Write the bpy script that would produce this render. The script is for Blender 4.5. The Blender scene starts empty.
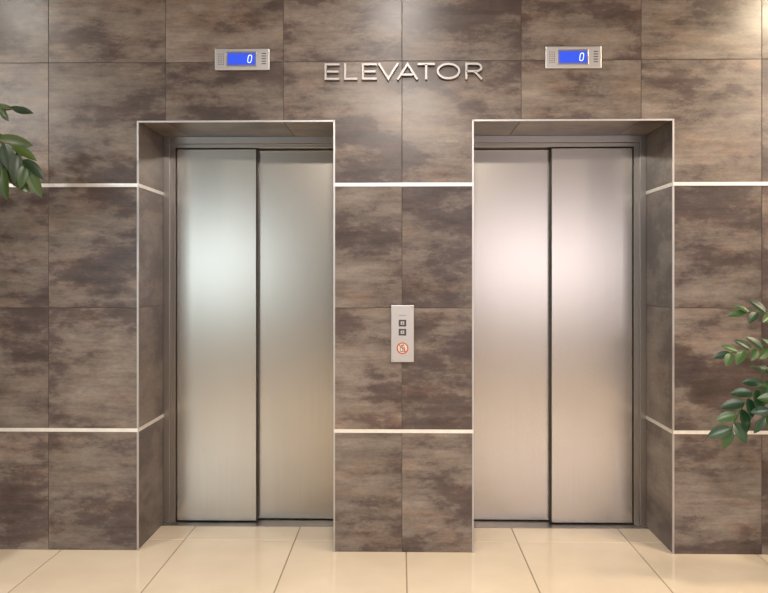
import bpy, math, random
from mathutils import Vector, Matrix
random.seed(7)
scn = bpy.context.scene
scn.view_settings.view_transform = 'Standard'

# ------------------------------------------------------------ materials
def new_mat(name):
    m = bpy.data.materials.new(name); m.use_nodes = True
    nt = m.node_tree
    return m, nt, nt.nodes['Principled BSDF']

def simple(name, col, rough=0.5, metal=0.0, emis=None, estr=0, var=0.06, nscale=30):
    m, nt, b = new_mat(name)
    n = nt.nodes.new('ShaderNodeTexNoise'); n.inputs['Scale'].default_value = nscale
    n.inputs['Detail'].default_value = 3
    tc = nt.nodes.new('ShaderNodeTexCoord'); nt.links.new(tc.outputs['Object'], n.inputs['Vector'])
    r = nt.nodes.new('ShaderNodeValToRGB'); nt.links.new(n.outputs['Fac'], r.inputs['Fac'])
    r.color_ramp.elements[0].position = 0.3; r.color_ramp.elements[1].position = 0.7
    r.color_ramp.elements[0].color = [c*(1-var) for c in col]+[1]
    r.color_ramp.elements[1].color = [min(1, c*(1+var)) for c in col]+[1]
    nt.links.new(r.outputs['Color'], b.inputs['Base Color'])
    b.inputs['Roughness'].default_value = rough
    b.inputs['Metallic'].default_value = metal
    if emis:
        b.inputs['Emission Color'].default_value = (*emis, 1)
        b.inputs['Emission Strength'].default_value = estr
    return m

def tile_mat():
    m, nt, b = new_mat('oxide_porcelain_tile')
    N, L = nt.nodes, nt.links
    tc = N.new('ShaderNodeTexCoord')
    at = N.new('ShaderNodeAttribute'); at.attribute_name = 'tile_rnd'
    mul = N.new('ShaderNodeVectorMath'); mul.operation = 'MULTIPLY_ADD'
    L.new(at.outputs['Vector'], mul.inputs[0]); mul.inputs[1].default_value = (40, 40, 40)
    L.new(tc.outputs['Object'], mul.inputs[2])
    def mapped(s):
        mp = N.new('ShaderNodeMapping'); mp.inputs['Scale'].default_value = s
        L.new(mul.outputs[0], mp.inputs['Vector']); return mp
    def noise(s, scale, det, rough, dist=0.0):
        n = N.new('ShaderNodeTexNoise'); n.inputs['Scale'].default_value = scale
        n.inputs['Detail'].default_value = det; n.inputs['Roughness'].default_value = rough
        n.inputs['Distortion'].default_value = dist
        L.new(mapped(s).outputs[0], n.inputs['Vector']); return n
    def ramp(n, pts):
        r = N.new('ShaderNodeValToRGB'); e = r.color_ramp.elements
        e[0].position, e[0].color = pts[0][0], (*pts[0][1], 1)
        e[1].position, e[1].color = pts[-1][0], (*pts[-1][1], 1)
        for p, c in pts[1:-1]:
            x = e.new(p); x.color = (*c, 1)
        L.new(n.outputs['Fac'], r.inputs['Fac']); return r
    big = noise((1, 1, 2.2), 1.8, 14, 0.70, 0.0)
    base = ramp(big, [(0.34, (0.053, 0.038, 0.036)), (0.455, (0.086, 0.064, 0.060)), (0.51, (0.155, 0.127, 0.112)), (0.67, (0.240, 0.208, 0.182))])
    streak = noise((1, 1, 8), 2.8, 10, 0.74)
    sr = ramp(streak, [(0.34, (0.64, 0.615, 0.61)), (0.64, (1.17, 1.155, 1.14))])
    mx = N.new('ShaderNodeMix'); mx.data_type = 'RGBA'; mx.blend_type = 'MULTIPLY'; mx.inputs[0].default_value = 1
    mx.clamp_result = False
    L.new(base.outputs[0], mx.inputs[6]); L.new(sr.outputs[0], mx.inputs[7])
    # rusty stain layer
    rust = noise((1, 1, 3), 3.2, 8, 0.65)
    rs = ramp(rust, [(0.50, (1.0, 1.0, 1.0)), (0.70, (1.08, 0.93, 0.83))])
    mxr = N.new('ShaderNodeMix'); mxr.data_type = 'RGBA'; mxr.blend_type = 'MULTIPLY'; mxr.inputs[0].default_value = 1
    L.new(mx.outputs[2], mxr.inputs[6]); L.new(rs.outputs[0], mxr.inputs[7])
    fine = noise((1, 1, 2), 60, 5, 0.7)
    fr = ramp(fine, [(0.3, (0.86, 0.86, 0.86)), (0.7, (1.12, 1.12, 1.12))])
    mx2 = N.new('ShaderNodeMix'); mx2.data_type = 'RGBA'; mx2.blend_type = 'MULTIPLY'; mx2.inputs[0].default_value = 1
    L.new(mxr.outputs[2], mx2.inputs[6]); L.new(fr.outputs[0], mx2.inputs[7])
    # slight batch-to-batch shade difference between tiles
    sp = N.new('ShaderNodeSeparateXYZ'); L.new(at.outputs['Vector'], sp.inputs[0])
    mr = N.new('ShaderNodeMapRange'); mr.inputs[3].default_value = .84; mr.inputs[4].default_value = 1.12
    L.new(sp.outputs[0], mr.inputs[0])
    vm = N.new('ShaderNodeVectorMath'); vm.operation = 'SCALE'
    L.new(mx2.outputs[2], vm.inputs[0]); L.new(mr.outputs[0], vm.inputs['Scale'])
    L.new(vm.outputs[0], b.inputs['Base Color'])
    rr = N.new('ShaderNodeMapRange'); rr.inputs[3].default_value = 0.22; rr.inputs[4].default_value = 0.40
    L.new(streak.outputs['Fac'], rr.inputs[0]); L.new(rr.outputs[0], b.inputs['Roughness'])
    bp = N.new('ShaderNodeBump'); bp.inputs['Strength'].default_value = 0.10; bp.inputs['Distance'].default_value = 0.004
    L.new(streak.outputs['Fac'], bp.inputs['Height']); L.new(bp.outputs[0], b.inputs['Normal'])
    return m

def floor_mat():
    m, nt, b = new_mat('cream_floor_tile')
    N, L = nt.nodes, nt.links
    tc = N.new('ShaderNodeTexCoord')
    at = N.new('ShaderNodeAttribute'); at.attribute_name = 'tile_rnd'
    mul = N.new('ShaderNodeVectorMath'); mul.operation = 'MULTIPLY_ADD'
    L.new(at.outputs['Vector'], mul.inputs[0]); mul.inputs[1].default_value = (30, 30, 30)
    L.new(tc.outputs['Object'], mul.inputs[2])
    n = N.new('ShaderNodeTexNoise'); n.inputs['Scale'].default_value = 3; n.inputs['Detail'].default_value = 6
    L.new(mul.outputs[0], n.inputs['Vector'])
    r = N.new('ShaderNodeValToRGB'); L.new(n.outputs['Fac'], r.inputs['Fac'])
    r.color_ramp.elements[0].position = .3; r.color_ramp.elements[0].color = (.72, .60, .45, 1)
    r.color_ramp.elements[1].position = .7; r.color_ramp.elements[1].color = (.80, .68, .53, 1)
    L.new(r.outputs[0], b.inputs['Base Color'])
    b.inputs['Roughness'].default_value = 0.12
    return m

def steel_mat(name, col, rough, stretch=(220, 220, 2), var=.012):
    m, nt, b = new_mat(name)
    N, L = nt.nodes, nt.links
    tc = N.new('ShaderNodeTexCoord'); mp = N.new('ShaderNodeMapping'); mp.inputs['Scale'].default_value = stretch
    L.new(tc.outputs['Object'], mp.inputs[0])
    n = N.new('ShaderNodeTexNoise'); n.inputs['Scale'].default_value = 1.0; n.inputs['Detail'].default_value = 4
    L.new(mp.outputs[0], n.inputs['Vector'])
    r = N.new('ShaderNodeValToRGB'); L.new(n.outputs['Fac'], r.inputs['Fac'])
    r.color_ramp.elements[0].position = .3; r.color_ramp.elements[0].color = (*[c*(1-var) for c in col], 1)
    r.color_ramp.elements[1].position = .7; r.color_ramp.elements[1].color = (*[min(1, c*(1+var)) for c in col], 1)
    L.new(r.outputs[0], b.inputs['Base Color'])
    b.inputs['Roughness'].default_value = rough
    b.inputs['Metallic'].default_value = 1
    return m

def leaf_mat(name, c0, c1):
    m, nt, b = new_mat(name)
    N, L = nt.nodes, nt.links
    at = N.new('ShaderNodeAttribute'); at.attribute_name = 'tile_rnd'
    sp = N.new('ShaderNodeSeparateXYZ'); L.new(at.outputs['Vector'], sp.inputs[0])
    r = N.new('ShaderNodeValToRGB'); L.new(sp.outputs[0], r.inputs['Fac'])
    r.color_ramp.elements[0].color = (*c0, 1); r.color_ramp.elements[1].color = (*c1, 1)
    L.new(r.outputs[0], b.inputs['Base Color'])
    b.inputs['Roughness'].default_value = .38
    return m

TILE = tile_mat(); FLOOR = floor_mat()
GROUT = simple('brown_grout', (.10, .082, .072), .85)
FGROUT = simple('beige_grout', (.32, .25, .18), .85)
DOOR = steel_mat('brushed_door_steel', (.49, .445, .395), .27, var=.03)
FRAME = steel_mat('frame_steel', (.38, .35, .325), .32)
CHROME = simple('anodised_trim', (.84, .82, .80), .30, .6)
PLATE = steel_mat('satin_plate', (.52, .50, .50), .42, (3, 3, 120))
LETTER = steel_mat('letter_steel', (.36, .34, .33), .45)
BLACK = simple('black_print_gap_shade', (.02, .018, .018), .5)  # black for printed marks, and for shade in the door gaps
DARK = simple('dark_plastic', (.05, .05, .055), .35)
PAINT = simple('taupe_plaster', (.14, .115, .095), .8)
CEIL = simple('white_ceiling', (.24, .225, .21), .85)

# ------------------------------------------------------------ mesh builder
class MB:
    def __init__(s): s.v=[]; s.f=[]; s.m=[]; s.r=[]; s.mats=[]; s.smooth=[]
    def mi(s, mat):
        if mat not in s.mats: s.mats.append(mat)
        return s.mats.index(mat)
    def add(s, vs, fs, mat, rnd=None, smooth=False):
        o=len(s.v); s.v += [tuple(v) for v in vs]; k=s.mi(mat)
        rnd = rnd or (random.random(), random.random(), random.random())
        for f in fs:
            s.f.append([i+o for i in f]); s.m.append(k); s.r.append(rnd); s.smooth.append(smooth)
    def box(s, x0,x1,y0,y1,z0,z1, mat):
        vs=[(x,y,z) for x in (x0,x1) for y in (y0,y1) for z in (z0,z1)]
        s.add(vs, [(0,1,3,2),(4,6,7,5),(0,4,5,1),(2,3,7,6),(0,2,6,4),(1,5,7,3)], mat)
    def tile(s, o, u, v, n, u0,u1,v0,v1, mat, gap=.0012, t=.008, bev=.0010, e=(1,1,1,1), rnd=None):
        """tile slab whose face lies on plane o (outward normal n); e flags which edges carry a joint"""
        o,u,v,n = map(Vector,(o,u,v,n))
        u0+=gap*e[0];u1-=gap*e[1];v0+=gap*e[2];v1-=gap*e[3]
        if u1-u0<.004 or v1-v0<.004: return
        def P(a,b,d): return o+u*a+v*b-n*d
        a0,a1,b0,b1=u0+bev*e[0],u1-bev*e[1],v0+bev*e[2],v1-bev*e[3]
        fr=[P(a0,b0,0),P(a1,b0,0),P(a1,b1,0),P(a0,b1,0)]
        md=[P(u0,v0,bev),P(u1,v0,bev),P(u1,v1,bev),P(u0,v1,bev)]
        bk=[P(u0,v0,t),P(u1,v0,t),P(u1,v1,t),P(u0,v1,t)]
        fs=[(0,1,2,3)]
        for i in range(4):
            j=(i+1)%4
            fs.append((i,i+4,j+4,j)); fs.append((i+4,i+8,j+8,j+4))
        if u.cross(v).dot(n)<0: fs=[tuple(reversed(f)) for f in fs]
        s.add(fr+md+bk, fs, mat, rnd)
    def cyl(s, c, r, d, mat, n=24, r2=None):
        """disc/cylinder facing -Y from y=c.y (back) to c.y-d"""
        r2 = r if r2 is None else r2
        x,y,z=c; vs=[]
        for k,(rr,yy) in enumerate(((r,y),(r2,y-d))):
            for i in range(n):
                a=2*math.pi*i/n; vs.append((x+rr*math.cos(a),yy,z+rr*math.sin(a)))
        fs=[(i,(i+1)%n,(i+1)%n+n,i+n) for i in range(n)]
        fs.append(tuple(range(n,2*n)))
        fs.append(tuple(reversed(range(n))))
        s.add(vs,fs,mat)
    def ring(s, c, ro, ri, d, mat, n=36):
        x,y,z=c; vs=[]
        for rr,yy in ((ro,y),(ro,y-d),(ri,y-d),(ri,y)):
            for i in range(n):
                a=2*math.pi*i/n; vs.append((x+rr*math.cos(a),yy,z+rr*math.sin(a)))
        fs=[]
        for k in range(4):
            k2=(k+1)%4
            fs += [(k*n+i,k*n+(i+1)%n,k2*n+(i+1)%n,k2*n+i) for i in range(n)]
        s.add(vs,fs,mat)
    def stroke(s, pts, w, y0, y1, mat, closed=False):
        """2-D polyline (x,z) thickened to width w and extruded in y"""
        P=[Vector(p) for p in pts]; n=len(P); A=[];B=[]
        for i in range(n):
            if closed: a,b=P[i-1],P[(i+1)%n]
            else: a,b=P[max(i-1,0)],P[min(i+1,n-1)]
            d1=(P[i]-a); d2=(b-P[i])
            if d1.length<1e-7: d1=d2
            if d2.length<1e-7: d2=d1
            d1=d1.normalized(); d2=d2.normalized()
            n1=Vector((-d1.y,d1.x)); n2=Vector((-d2.y,d2.x)); m=(n1+n2)
            m.normalize(); k=min(1/max(m.dot(n1),.3),2.2)
            A.append(P[i]+m*k*w/2); B.append(P[i]-m*k*w/2)
        vs=[]
        for a,b in zip(A,B):
            vs += [(a.x,y0,a.y),(b.x,y0,b.y),(b.x,y1,b.y),(a.x,y1,a.y)]
        fs=[]
        rng = n if closed else n-1
        for i in range(rng):
            j=(i+1)%n
            for k in range(4):
                k2=(k+1)%4
                fs.append((4*i+k,4*j+k,4*j+k2,4*i+k2))
        if not closed:
            fs += [(0,1,2,3),(4*(n-1)+3,4*(n-1)+2,4*(n-1)+1,4*(n-1))]
        s.add(vs,fs,mat)
    def tube(s, pts, r0, r1, mat, n=8):
        P=[Vector(p) for p in pts]; vs=[];m=len(P)
        for i,p in enumerate(P):
            d=(P[min(i+1,m-1)]-P[max(i-1,0)]).normalized()
            a=d.orthogonal().normalized() if i==0 else (pa-d*pa.dot(d)).normalized()
            pa=a; b=d.cross(a); r=r0+(r1-r0)*i/(m-1)
            for k in range(n):
                t=2*math.pi*k/n; vs.append(p+a*math.cos(t)*r+b*math.sin(t)*r)
        fs=[(i*n+k,i*n+(k+1)%n,(i+1)*n+(k+1)%n,(i+1)*n+k) for i in range(m-1) for k in range(n)]
        fs += [tuple(reversed(range(n))), tuple(range((m-1)*n,m*n))]
        s.add(vs,fs,mat,smooth=True)
    def lathe(s, c, prof, mat, n=40):
        vs=[];m=len(prof)
        for r,z in prof:
            for k in range(n):
                t=2*math.pi*k/n; vs.append((c[0]+r*math.cos(t),c[1]+r*math.sin(t),c[2]+z))
        fs=[(i*n+k,i*n+(k+1)%n,(i+1)*n+(k+1)%n,(i+1)*n+k) for i in range(m-1) for k in range(n)]
        fs += [tuple(reversed(range(n))), tuple(range((m-1)*n,m*n))]
        s.add(vs,fs,mat,smooth=True)
    def leaf(s, base, d, nrm, L, W, mat, curl=.12, fold=.18):
        base=Vector(base); d=Vector(d).normalized(); nrm=Vector(nrm); nrm=(nrm-d*nrm.dot(d)).normalized(); sd=d.cross(nrm)
        K=9; vs=[]
        for i in range(K+1):
            t=i/K; w=W/2*(math.sin(math.pi*t**.85))**.75 if 0<t<1 else .0004
            c=base+d*(L*t)-nrm*(curl*L*t*t)
            for q in (-1,-.5,0,.5,1):
                vs.append(c+sd*(w*q)+nrm*(abs(q)*w*fold*2*(1-.3*abs(q))))
        fs=[(i*5+q,i*5+q+1,(i+1)*5+q+1,(i+1)*5+q) for i in range(K) for q in range(4)]
        s.add(vs,fs,mat,smooth=True)
    def build(s, name, parent=None, bevel=0):
        me=bpy.data.meshes.new(name); me.from_pydata(s.v,[],s.f)
        for m in s.mats: me.materials.append(m)
        me.polygons.foreach_set('material_index', s.m)
        me.polygons.foreach_set('use_smooth', s.smooth)
        me.attributes.new('tile_rnd','FLOAT_VECTOR','FACE')
        flat=[c for r in s.r for c in r]
        me.attributes['tile_rnd'].data.foreach_set('vector', flat)
        me.update()
        ob=bpy.data.objects.new(name,me); scn.collection.objects.link(ob)
        if bevel:
            b=ob.modifiers.new('bevel','BEVEL'); b.width=bevel; b.segments=2; b.limit_method='ANGLE'
        if parent: ob.parent=parent
        return ob
def empty(name, loc=(0,0,0)):
    e=bpy.data.objects.new(name,None); scn.collection.objects.link(e); e.empty_display_size=.1
    return e

# ------------------------------------------------------------ layout (metres)
XL,XR = -4.22,4.24           # room sides
YB = -8.0                    # wall behind the camera
H = 3.12
OPEN = [(-1.338,-.335),(.370,1.376)]
OT = 2.188
RD = .46                     # recess depth
colj=[.010+.603*k for k in range(-7,8)]
colj[0]=XL; colj[-1]=XR
rowj=[0,.614,1.239,1.865,2.492,H]

# ---- wall with openings
w=MB()
def front(x0,x1,z0,z1,e=(1,1,1,1),rnd=None): w.tile((0,0,0),(1,0,0),(0,0,1),(0,-1,0),x0,x1,z0,z1,TILE,e=e,rnd=rnd)
for i in range(len(colj)-1):
    for j in range(len(rowj)-1):
        a,b=colj[i],colj[i+1]; z0,z1=rowj[j],rowj[j+1]
        rnd=(random.random(),random.random(),random.random())
        hit=[(max(a,o0),min(b,o1)) for o0,o1 in OPEN if o0<b and o1>a]
        if z0>=OT or not hit:
            front(a,b,z0,z1); continue
        top = z1>OT
        zt = OT if top else z1
        p=a
        for h0,h1 in hit:
            if h0>p: front(p,h0,z0,zt,(1 if p==a else 0,0,1,0 if top else 1),rnd)
            p=h1
        if b>p: front(p,b,z0,zt,(0,1,1,0 if top else 1),rnd)
        if top: front(a,b,OT,z1,(1,1,0,1),rnd)
for (o0,o1) in OPEN:
    for j in range(4):
        z0,z1=rowj[j],min(rowj[j+1],OT)
        w.tile((o0,0,0),(0,1,0),(0,0,1),(1,0,0),0.006,RD,z0,z1,TILE)
        w.tile((o1,0,0),(0,1,0),(0,0,1),(-1,0,0),0.006,RD,z0,z1,TILE)
    cs=[o0]+[c for c in colj if o0<c<o1]+[o1]
    for a,b in zip(cs,cs[1:]):
        w.tile((0,0,OT),(1,0,0),(0,1,0),(0,0,-1),a,b,0.006,RD,TILE)
g=.003
w.box(XL,OPEN[0][0]-g,g,.62,0,H,GROUT)
w.box(OPEN[0][1]+g,OPEN[1][0]-g,g,.62,0,H,GROUT)
w.box(OPEN[1][1]+g,XR,g,.62,0,H,GROUT)
for o0,o1 in OPEN:
    w.box(o0-g,o1+g,g,.62,OT+g,H,GROUT)
    w.box(o0-g,o1+g,.575,.62,0,OT+g,BLACK)
w.build('wall_front')

# ---- trims
tn=0
def trim():
    global tn; tn+=1; return 'trim_%d'%tn
for z in (.614,1.865):
    t=MB(); hh=.009
    for a,b in ((XL,OPEN[0][0]),(OPEN[0][1],OPEN[1][0]),(OPEN[1][1],XR)):
        t.box(a,b,-.004,.006,z-hh,z+hh,CHROME)
    for o0,o1 in OPEN:
        t.box(o0-.002,o0+.004,0,RD-.01,z-hh,z+hh,CHROME)
        t.box(o1-.004,o1+.002,0,RD-.01,z-hh,z+hh,CHROME)
    t.build(trim())
for o0,o1 in OPEN:
    t=MB(); e=.0085
    t.box(o0-e*.6,o0+e*.4,-.003,.007,0,OT+e*.6,PLATE)
    t.box(o1-e*.4,o1+e*.6,-.003,.007,0,OT+e*.6,PLATE)
    t.box(o0,o1,-.003,.007,OT-e*.4,OT+e*.6,PLATE)
    t.build(trim())

# ---- floor
f=MB()
fx=[.031+.588*k for k in range(-8,9)]; fx[0]=XL; fx[-1]=XR
fx=[x for x in fx if XL<=x<=XR]
if fx[0]>XL: fx=[XL]+fx
if fx[-1]<XR: fx=fx+[XR]
fy=[.62]+[.17-1.18*k for k in range(0,8)]
fy=[y for y in fy if y>YB]+[YB]
for a,b in zip(fx,fx[1:]):
    for y1,y0 in zip(fy,fy[1:]):
        f.tile((0,0,0),(1,0,0),(0,1,0),(0,0,1),a,b,y0,y1,FLOOR,gap=.003,bev=.0008)
f.box(XL,XR,YB,.62,-.1,-.002,FGROUT)
f.build('floor')

c=MB(); c.box(XL,XR,YB,.62,H,H+.1,CEIL); c.build('ceiling')
c=MB(); c.box(XL-.12,XL,YB,.62,0,H,PAINT); c.build('wall_left')
c=MB(); c.box(XR,XR+.12,YB,.62,0,H,PAINT); c.build('wall_right')
# back wall with two unseen windows, added for bright reflections in the doors
ADDED_WIN=[(-4.0,-2.2),(1.0,3.6)]; wz0,wz1=1.0,2.30
c=MB()
c.box(XL,ADDED_WIN[0][0],YB-.2,YB,0,H,PAINT); c.box(ADDED_WIN[0][1],ADDED_WIN[1][0],YB-.2,YB,0,H,PAINT); c.box(ADDED_WIN[1][1],XR,YB-.2,YB,0,H,PAINT)
for a,b in ADDED_WIN:
    c.box(a,b,YB-.2,YB,0,wz0,PAINT); c.box(a,b,YB-.2,YB,wz1,H,PAINT)
c.build('wall_back')
WF=simple('added_window_paint',(.8,.8,.8),.4)
for k,(a,b) in enumerate(ADDED_WIN):
    c=MB(); y0,y1=YB-.14,YB-.08
    c.box(a,b,y0,y1,wz0,wz0+.06,WF); c.box(a,b,y0,y1,wz1-.06,wz1,WF)
    for x in (a,(a+b)/2-.03,b-.06): c.box(x,x+.06,y0,y1,wz0,wz1,WF)
    c.build('added_window_%d'%(k+1))

# ---- elevator doors
def elevator(o0,o1,mirror):
    root=empty('elevator_door')
    cx=(o0+o1)/2
    X=(lambda a,b:(o0+a,o0+b)) if not mirror else (lambda a,b:(o1-b,o1-a))
    W=o1-o0
    def part(name,boxes,bev=.0015):
        m=MB()
        for (a,b,y0,y1,z0,z1,mt) in boxes:
            p,q=X(a,b); m.box(p,q,y0,y1,z0,z1,mt)
        return m.build(name,root,bev)
    part('jamb_wide',[(.0,.036,.435,.56,.0,OT,FRAME),(.036,.064,.455,.56,.0,2.150,FRAME)])
    part('jamb_narrow',[(W-.024,W,.435,.56,0,OT,FRAME)])
    part('header',[(.036,W-.024,.435,.56,2.150,OT,FRAME),(.064,W-.024,.452,.56,2.128,2.149,FRAME)])
    part('threshold',[(.0,W,.40,.57,.0,.004,FRAME)],.0008)
    part('leaf_front',[(.068,.521,.470,.502,.010,2.122,DOOR)],.002)
    part('leaf_rear',[(.505,W-.026,.520,.548,.010,2.122,DOOR)],.002)
    part('leaf_gap_shade',[(.5215,.5265,.478,.519,.012,2.120,BLACK)],0)  # black strip colours in the shade of the gap between the leaves
    part('door_gap_shade',[(.0645,.0675,.49,.55,.004,2.126,BLACK),(.064,W-.024,.549,.56,.004,2.127,BLACK)],0)  # black strips put the shade of the gaps round the leaves into colour
elevator(*OPEN[0],False)
elevator(*OPEN[1],True)

# ---- floor indicators
BLUE=simple('blue_display',(.01,.03,.30),.3,0,(.04,.12,1.0),.62)
DIG=simple('display_digit',(.7,.8,.9),.4,0,(.6,.75,1.0),.8)
def indicator(x0,x1,z0,z1):
    root=empty('floor_indicator_panel')
    m=MB(); m.box(x0,x1,-.012,0,z0,z1,PLATE); m.build('faceplate',root,.004)
    cx,cz=(x0+x1)/2-.003,(z0+z1)/2
    m=MB(); m.box(cx-.078,cx+.078,-.0145,-.011,cz-.038,cz+.038,FRAME); m.build('display_bezel',root,.002)
    m=MB(); m.box(cx-.070,cx+.070,-.0160,-.013,cz-.030,cz+.030,BLUE); m.build('display',root)
    m=MB()
    x=cx+.043; pts=[]
    for i in range(24):
        a=2*math.pi*i/24; px=.009*math.copysign(abs(math.cos(a))**.6,math.cos(a)); pz=.019*math.copysign(abs(math.sin(a))**.6,math.sin(a))
        pts.append((x+px+pz*.14,cz+pz))
    m.stroke(pts,.0035,-.0160,-.0172,DIG,closed=True)
    m.build('digit_zero',root)
    m=MB()
    for r in range(6):
        for q in range(3):
            m.cyl((x0+.022+q*.011,-.012,cz-.026+r*.0104),.0026,.0008,DARK,10)
    for r in range(5):
        m.box(x1-.040,x1-.018,-.0128,-.012,cz-.026+r*.013,cz-.0215+r*.013,DARK)
    m.build('speaker_slots',root)
indicator(-.942,-.662,2.447,2.558)
indicator(.733,1.015,2.447,2.560)

# ---- call button panel
root=empty('call_button_panel')
x0,x1,z0,z1=-.046,.071,.965,1.254; cx=(x0+x1)/2
m=MB(); m.box(x0,x1,-.014,0,z0,z1,PLATE); m.build('faceplate',root,.003)
m=MB()
for zc in (1.163,1.117):
    m.box(cx-.019,cx+.019,-.0165,-.0135,zc-.017,zc+.017,DARK)
m.build('button_surrounds',root,.002)
m=MB()
for zc,sg in ((1.163,1),(1.117,-1)):
    m.box(cx-.009,cx+.009,-.019,-.0165,zc-.008,zc+.008,PLATE)
    m.add([(cx-.005,-.0196,zc-.0035*sg),(cx+.005,-.0196,zc-.0035*sg),(cx,-.0196,zc+.005*sg),
           (cx-.005,-.019,zc-.0035*sg),(cx+.005,-.019,zc-.0035*sg),(cx,-.019,zc+.005*sg)],[(0,1,2),(0,3,4,1),(1,4,5,2),(2,5,3,0)],BLACK)
m.build('buttons',root)
RED=simple('prohibition_red',(.42,.09,.04),.4); CREAM=simple('sign_white',(.66,.58,.50),.45)
m=MB(); zc=1.036
m.cyl((cx,-.014,zc),.0305,.0012,CREAM,36)
m.ring((cx,-.0150,zc),.0300,.0235,.0012,RED)
m.box(cx-.013,cx+.013,-.0158,-.0152,zc-.017,zc+.004,BLACK)
m.box(cx-.010,cx-.001,-.0162,-.0158,zc-.014,zc+.001,CREAM); m.box(cx+.001,cx+.010,-.0162,-.0158,zc-.014,zc+.001,CREAM)
m.stroke([(cx-.008,zc+.008),(cx-.003,zc+.018),(cx,zc+.009),(cx+.005,zc+.019),(cx+.009,zc+.008)],.003,-.0152,-.0162,BLACK)
m.stroke([(cx-.018,zc+.018),(cx+.018,zc-.018)],.005,-.0160,-.0172,RED)
m.build('prohibition_disc',root)
m=MB(); m.box(cx-.02,cx+.02,-.0146,-.0138,1.200,1.204,FRAME)
m.cyl((x0+.010,-.014,z0+.010),.0035,.0008,FRAME,12); m.cyl((x1-.010,-.014,z1-.010),.0035,.0008,FRAME,12)
m.build('label_and_screws',root)

# ---- ELEVATOR sign, stroke-built letters
s=MB(); h=.083; zb=2.392; sw=.0105
def S(pts,x,wd,closed=False): s.stroke([(x+px*wd,zb+pz*h) for px,pz in pts],sw,-.026,-.006,LETTER,closed)
hs=sw/2/h
def E(x,wd):
    S([(1,1-hs),(0,1-hs),(0,hs),(1,hs)],x,wd); S([(0.05,.5),(.92,.5)],x,wd)
def Lr(x,wd): S([(0,1),(0,hs),(1,hs)],x,wd)
def V(x,wd): S([(0,1),(.5,0.06),(1,1)],x,wd)
def A(x,wd): S([(0,0),(.5,.94),(1,0)],x,wd); S([(.22,.30),(.78,.30)],x,wd)
def T(x,wd): S([(0,1-hs),(1,1-hs)],x,wd); S([(.5,1-hs),(.5,0)],x,wd)
def O(x,wd):
    S([(.5+.5*math.cos(2*math.pi*i/40),.5+(.5-hs)*math.sin(2*math.pi*i/40)) for i in range(40)],x,wd,True)
def R(x,wd):
    arc=[(.62+.34*math.cos(a),.71+(.29-hs)*math.sin(a)) for a in [math.pi/2-math.pi*i/12 for i in range(13)]]
    S([(0,0),(0,1-hs)]+arc+[(0,.42+hs)],x,wd); S([(.55,.45),(1.0,0)],x,wd)
E(-.376,.070); Lr(-.277,.062); E(-.187,.070); V(-.108,.098); A(-.012,.100); T(.089,.086); O(.190,.108); R(.334,.078)
for px_ in (-.376,-.277,-.187,-.059,.038,.132,.190,.334):
    pz_ = zb+.04 if px_ not in (-.059,.038) else (zb+.008 if px_==-.059 else zb+.078)
    s.cyl((px_,.002,pz_),.003,.010,LETTER,8)
s.build('elevator_sign_lettering')

# ------------------------------------------------------------ plants
LEAF=leaf_mat('zz_leaf',(.006,.030,.014),(.035,.085,.020))
LEAF2=leaf_mat('broad_leaf',(.008,.024,.008),(.045,.080,.014))
STEM=simple('green_stem',(.05,.09,.025),.5)
BARK=simple('grey_bark',(.16,.12,.08),.8)
SOIL=simple('potting_soil',(.03,.02,.014),.95,var=.4,nscale=80)
POT=simple('ceramic_pot',(.45,.42,.38),.35)
def bez(p0,p1,p2,p3,n=16):
    p0,p1,p2,p3=map(Vector,(p0,p1,p2,p3)); o=[]
    for i in range(n+1):
        t=i/n;u=1-t; o.append(p0*u**3+p1*3*u*u*t+p2*3*u*t*t+p3*t**3)
    return o
def pot(root,c,r,h):
    m=MB(); m.lathe((c[0],c[1],0),[(r*.72,0),(r*.95,h*.6),(r,h),(r*.93,h),(r*.90,h-.04)],POT); m.build('pot',root)
    m=MB(); m.lathe((c[0],c[1],h-.06),[(r*.86,0),(r*.88,.022),(r*.5,.03)],SOIL); m.build('soil',root)
# zz plant
root=empty('zz_plant'); pc=(2.16,-.46); pot(root,pc,.19,.42)
st=MB(); lf=MB()
def frond(p0,p1,p2,p3,L=.10,start=.35,step=.026,nrm=(0,-.8,.6),droop=0.0):
    P=bez(p0,p1,p2,p3,70); st.tube(P,.007,.0028,STEM)
    acc=0; side=1
    for i in range(1,len(P)):
        seg=(P[i]-P[i-1]); acc+=seg.length
        if i/len(P)<start or acc<step: continue
        acc=0; side=-side; d=seg.normalized(); N_=Vector(nrm); sd=d.cross(N_).normalized()
        t=i/len(P); k=L*(1.1-.3*t)*random.uniform(.85,1.12)
        dd=d*random.uniform(.6,.85)+sd*side*.75+Vector((0,-.25*random.random(),-droop))
        N2=N_+Vector((random.uniform(-.4,.4),random.uniform(-.3,.3),random.uniform(-.3,.3)))
        lf.leaf(P[i],dd,N2,k,k*.52,LEAF)
    lf.leaf(P[-1],(P[-1]-P[-2]),nrm,L*.8,L*.36,LEAF)
def base(): return (pc[0]+random.uniform(-.07,.07),pc[1]+random.uniform(-.07,.07),.36)
frond(base(),(2.1,-.46,.9),(1.85,-.44,1.28),(1.56,-.42,1.235))
frond(base(),(2.05,-.5,.95),(1.80,-.50,1.14),(1.46,-.50,1.060))
frond(base(),(2.05,-.45,1.05),(1.62,-.46,1.10),(1.48,-.46,.72),L=.125)
frond(base(),(2.0,-.52,.85),(1.78,-.52,1.05),(1.60,-.52,.78),L=.105)
frond(base(),(2.0,-.52,.95),(1.85,-.55,1.10),(1.66,-.55,.93),L=.095)
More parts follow.
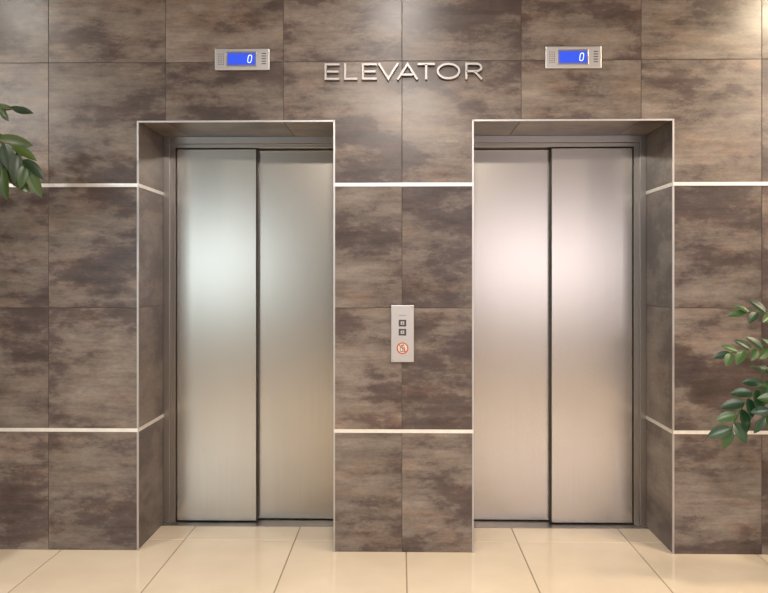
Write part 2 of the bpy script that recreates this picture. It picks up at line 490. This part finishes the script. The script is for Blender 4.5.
for k in range(9):
    a=random.uniform(-1.3,1.6); R_=random.uniform(.25,.42); hh=random.uniform(.95,1.3)
    b=base(); tip=(pc[0]+.12+R_*math.cos(a)*.9,pc[1]-.02-R_*abs(math.sin(a))*.6+.05,hh)
    frond(b,(b[0],b[1],.75),(b[0]*.5+tip[0]*.5,b[1]*.5+tip[1]*.5,hh),tip,nrm=(0,-.5,.8))
st.build('stems',root); lf.build('leaves',root)

# tall broad-leaf plant at the left
root=empty('ficus_tree'); pc=(-2.42,-.58); pot(root,pc,.22,.45)
st=MB(); lf=MB()
def branch(p0,p1,p2,p3,L=.145,start=.25,step=.026):
    P=bez(p0,p1,p2,p3,60); st.tube(P,.008,.002,BARK)
    acc=0; side=1
    for i in range(1,len(P)):
        seg=(P[i]-P[i-1]); acc+=seg.length
        if i/len(P)<start or acc<step: continue
        acc=0; side=-side; d=seg.normalized(); N_=Vector((.1,-.85,.45)); sd=d.cross(N_).normalized()
        k=L*random.uniform(.75,1.1)
        dd=d*.7+sd*side*.65+Vector((0,random.uniform(-.3,.2),-.45))
        lf.leaf(P[i],dd,N_+Vector((random.uniform(-.5,.5),random.uniform(-.3,.3),random.uniform(-.5,.5))),k,k*.42,LEAF2,curl=.2)
    lf.leaf(P[-1],(P[-1]-P[-2]),(0,-.9,.3),L,L*.4,LEAF2)
T0=bez((pc[0],pc[1],.40),(pc[0]+.03,pc[1],1.0),(pc[0]-.05,pc[1]+.02,1.5),(pc[0]+.02,pc[1],2.15),24)
st.tube(T0,.022,.010,BARK)
branch(T0[18],(-2.2,-.55,2.02),(-1.78,-.52,2.15),(-1.665,-.52,1.885))
branch(T0[20],(-2.2,-.55,2.1),(-1.95,-.52,2.18),(-1.74,-.50,2.15),L=.09)
branch(T0[16],(-2.25,-.5,1.85),(-1.95,-.5,2.06),(-1.77,-.5,1.88))
for k in range(12):
    i=random.randint(13,24); a=random.uniform(0,2*math.pi); r=random.uniform(.2,.38)
    e=Vector((T0[i].x-.10+r*math.cos(a)*.9,T0[i].y-.02+r*math.sin(a)*.8,T0[i].z+random.uniform(-.05,.2)))
    mid=(T0[i]+e)/2+Vector((0,0,.1))
    branch(T0[i],mid,mid,e,L=.1)
st.build('trunk_and_branches',root); lf.build('leaves',root)

# ------------------------------------------------------------ ceiling lights: unseen, added to light the wall and floor
def unseen_downlight(x,y,power,col,size=.28,tilt=0):
    root=empty('unseen_ceiling_light')
    m=MB(); m.lathe((x,y,H-.02),[(.10,.02),(.12,.012),(.12,0),(.085,0)],CHROME); m.build('rim',root)
    L_=bpy.data.lights.new('lamp','AREA'); L_.shape='DISK'; L_.size=size; L_.energy=power; L_.color=col
    o=bpy.data.objects.new('lamp',L_); scn.collection.objects.link(o); o.location=(x,y,H-.04); o.rotation_euler=(tilt,0,0); o.parent=root
for x,p,col in ((-2.4,8,(1,.96,.86)),(0.0,11,(1,.92,.84)),(2.4,40,(1,.82,.58))):
    unseen_downlight(x,-1.0,p,col,.3,math.radians(12))
for x,p,col in ((-3.7,125,(1,.95,.87)),(0.02,155,(1,.92,.83)),(3.7,165,(1,.86,.70))):  # main added lamps, spaced so their reflections miss the doors
    unseen_downlight(x,-3.4,p,col,.4,0)
# added area lights in the unseen windows, for bright patches on the doors
def added_fill(k,a,b,power,col):
    L_=bpy.data.lights.new('added_window_light','AREA'); L_.shape='RECTANGLE'; L_.size=b-a; L_.size_y=wz1-wz0
    L_.energy=power; L_.color=col
    o=bpy.data.objects.new('added_window_light_%d'%k,L_); scn.collection.objects.link(o)
    o.location=((a+b)/2,YB-.16,(wz0+wz1)/2); o.rotation_euler=(math.radians(90),0,0)
added_fill(1,*ADDED_WIN[0],50,(.76,.93,1.0)); added_fill(2,*ADDED_WIN[1],56,(.98,.92,1.0))

wd=bpy.data.worlds.new('world'); scn.world=wd; wd.use_nodes=True
bg=wd.node_tree.nodes['Background']; bg.inputs[0].default_value=(.75,.85,1,1); bg.inputs[1].default_value=.6

# ------------------------------------------------------------ camera
cam=bpy.data.cameras.new('camera'); co=bpy.data.objects.new('camera',cam); scn.collection.objects.link(co)
co.location=(0,-4.06,1.396); co.rotation_euler=(math.radians(90),0,math.radians(1.146))
cam.sensor_width=36; cam.lens=37.5; cam.shift_y=-19.5/768
scn.camera=co
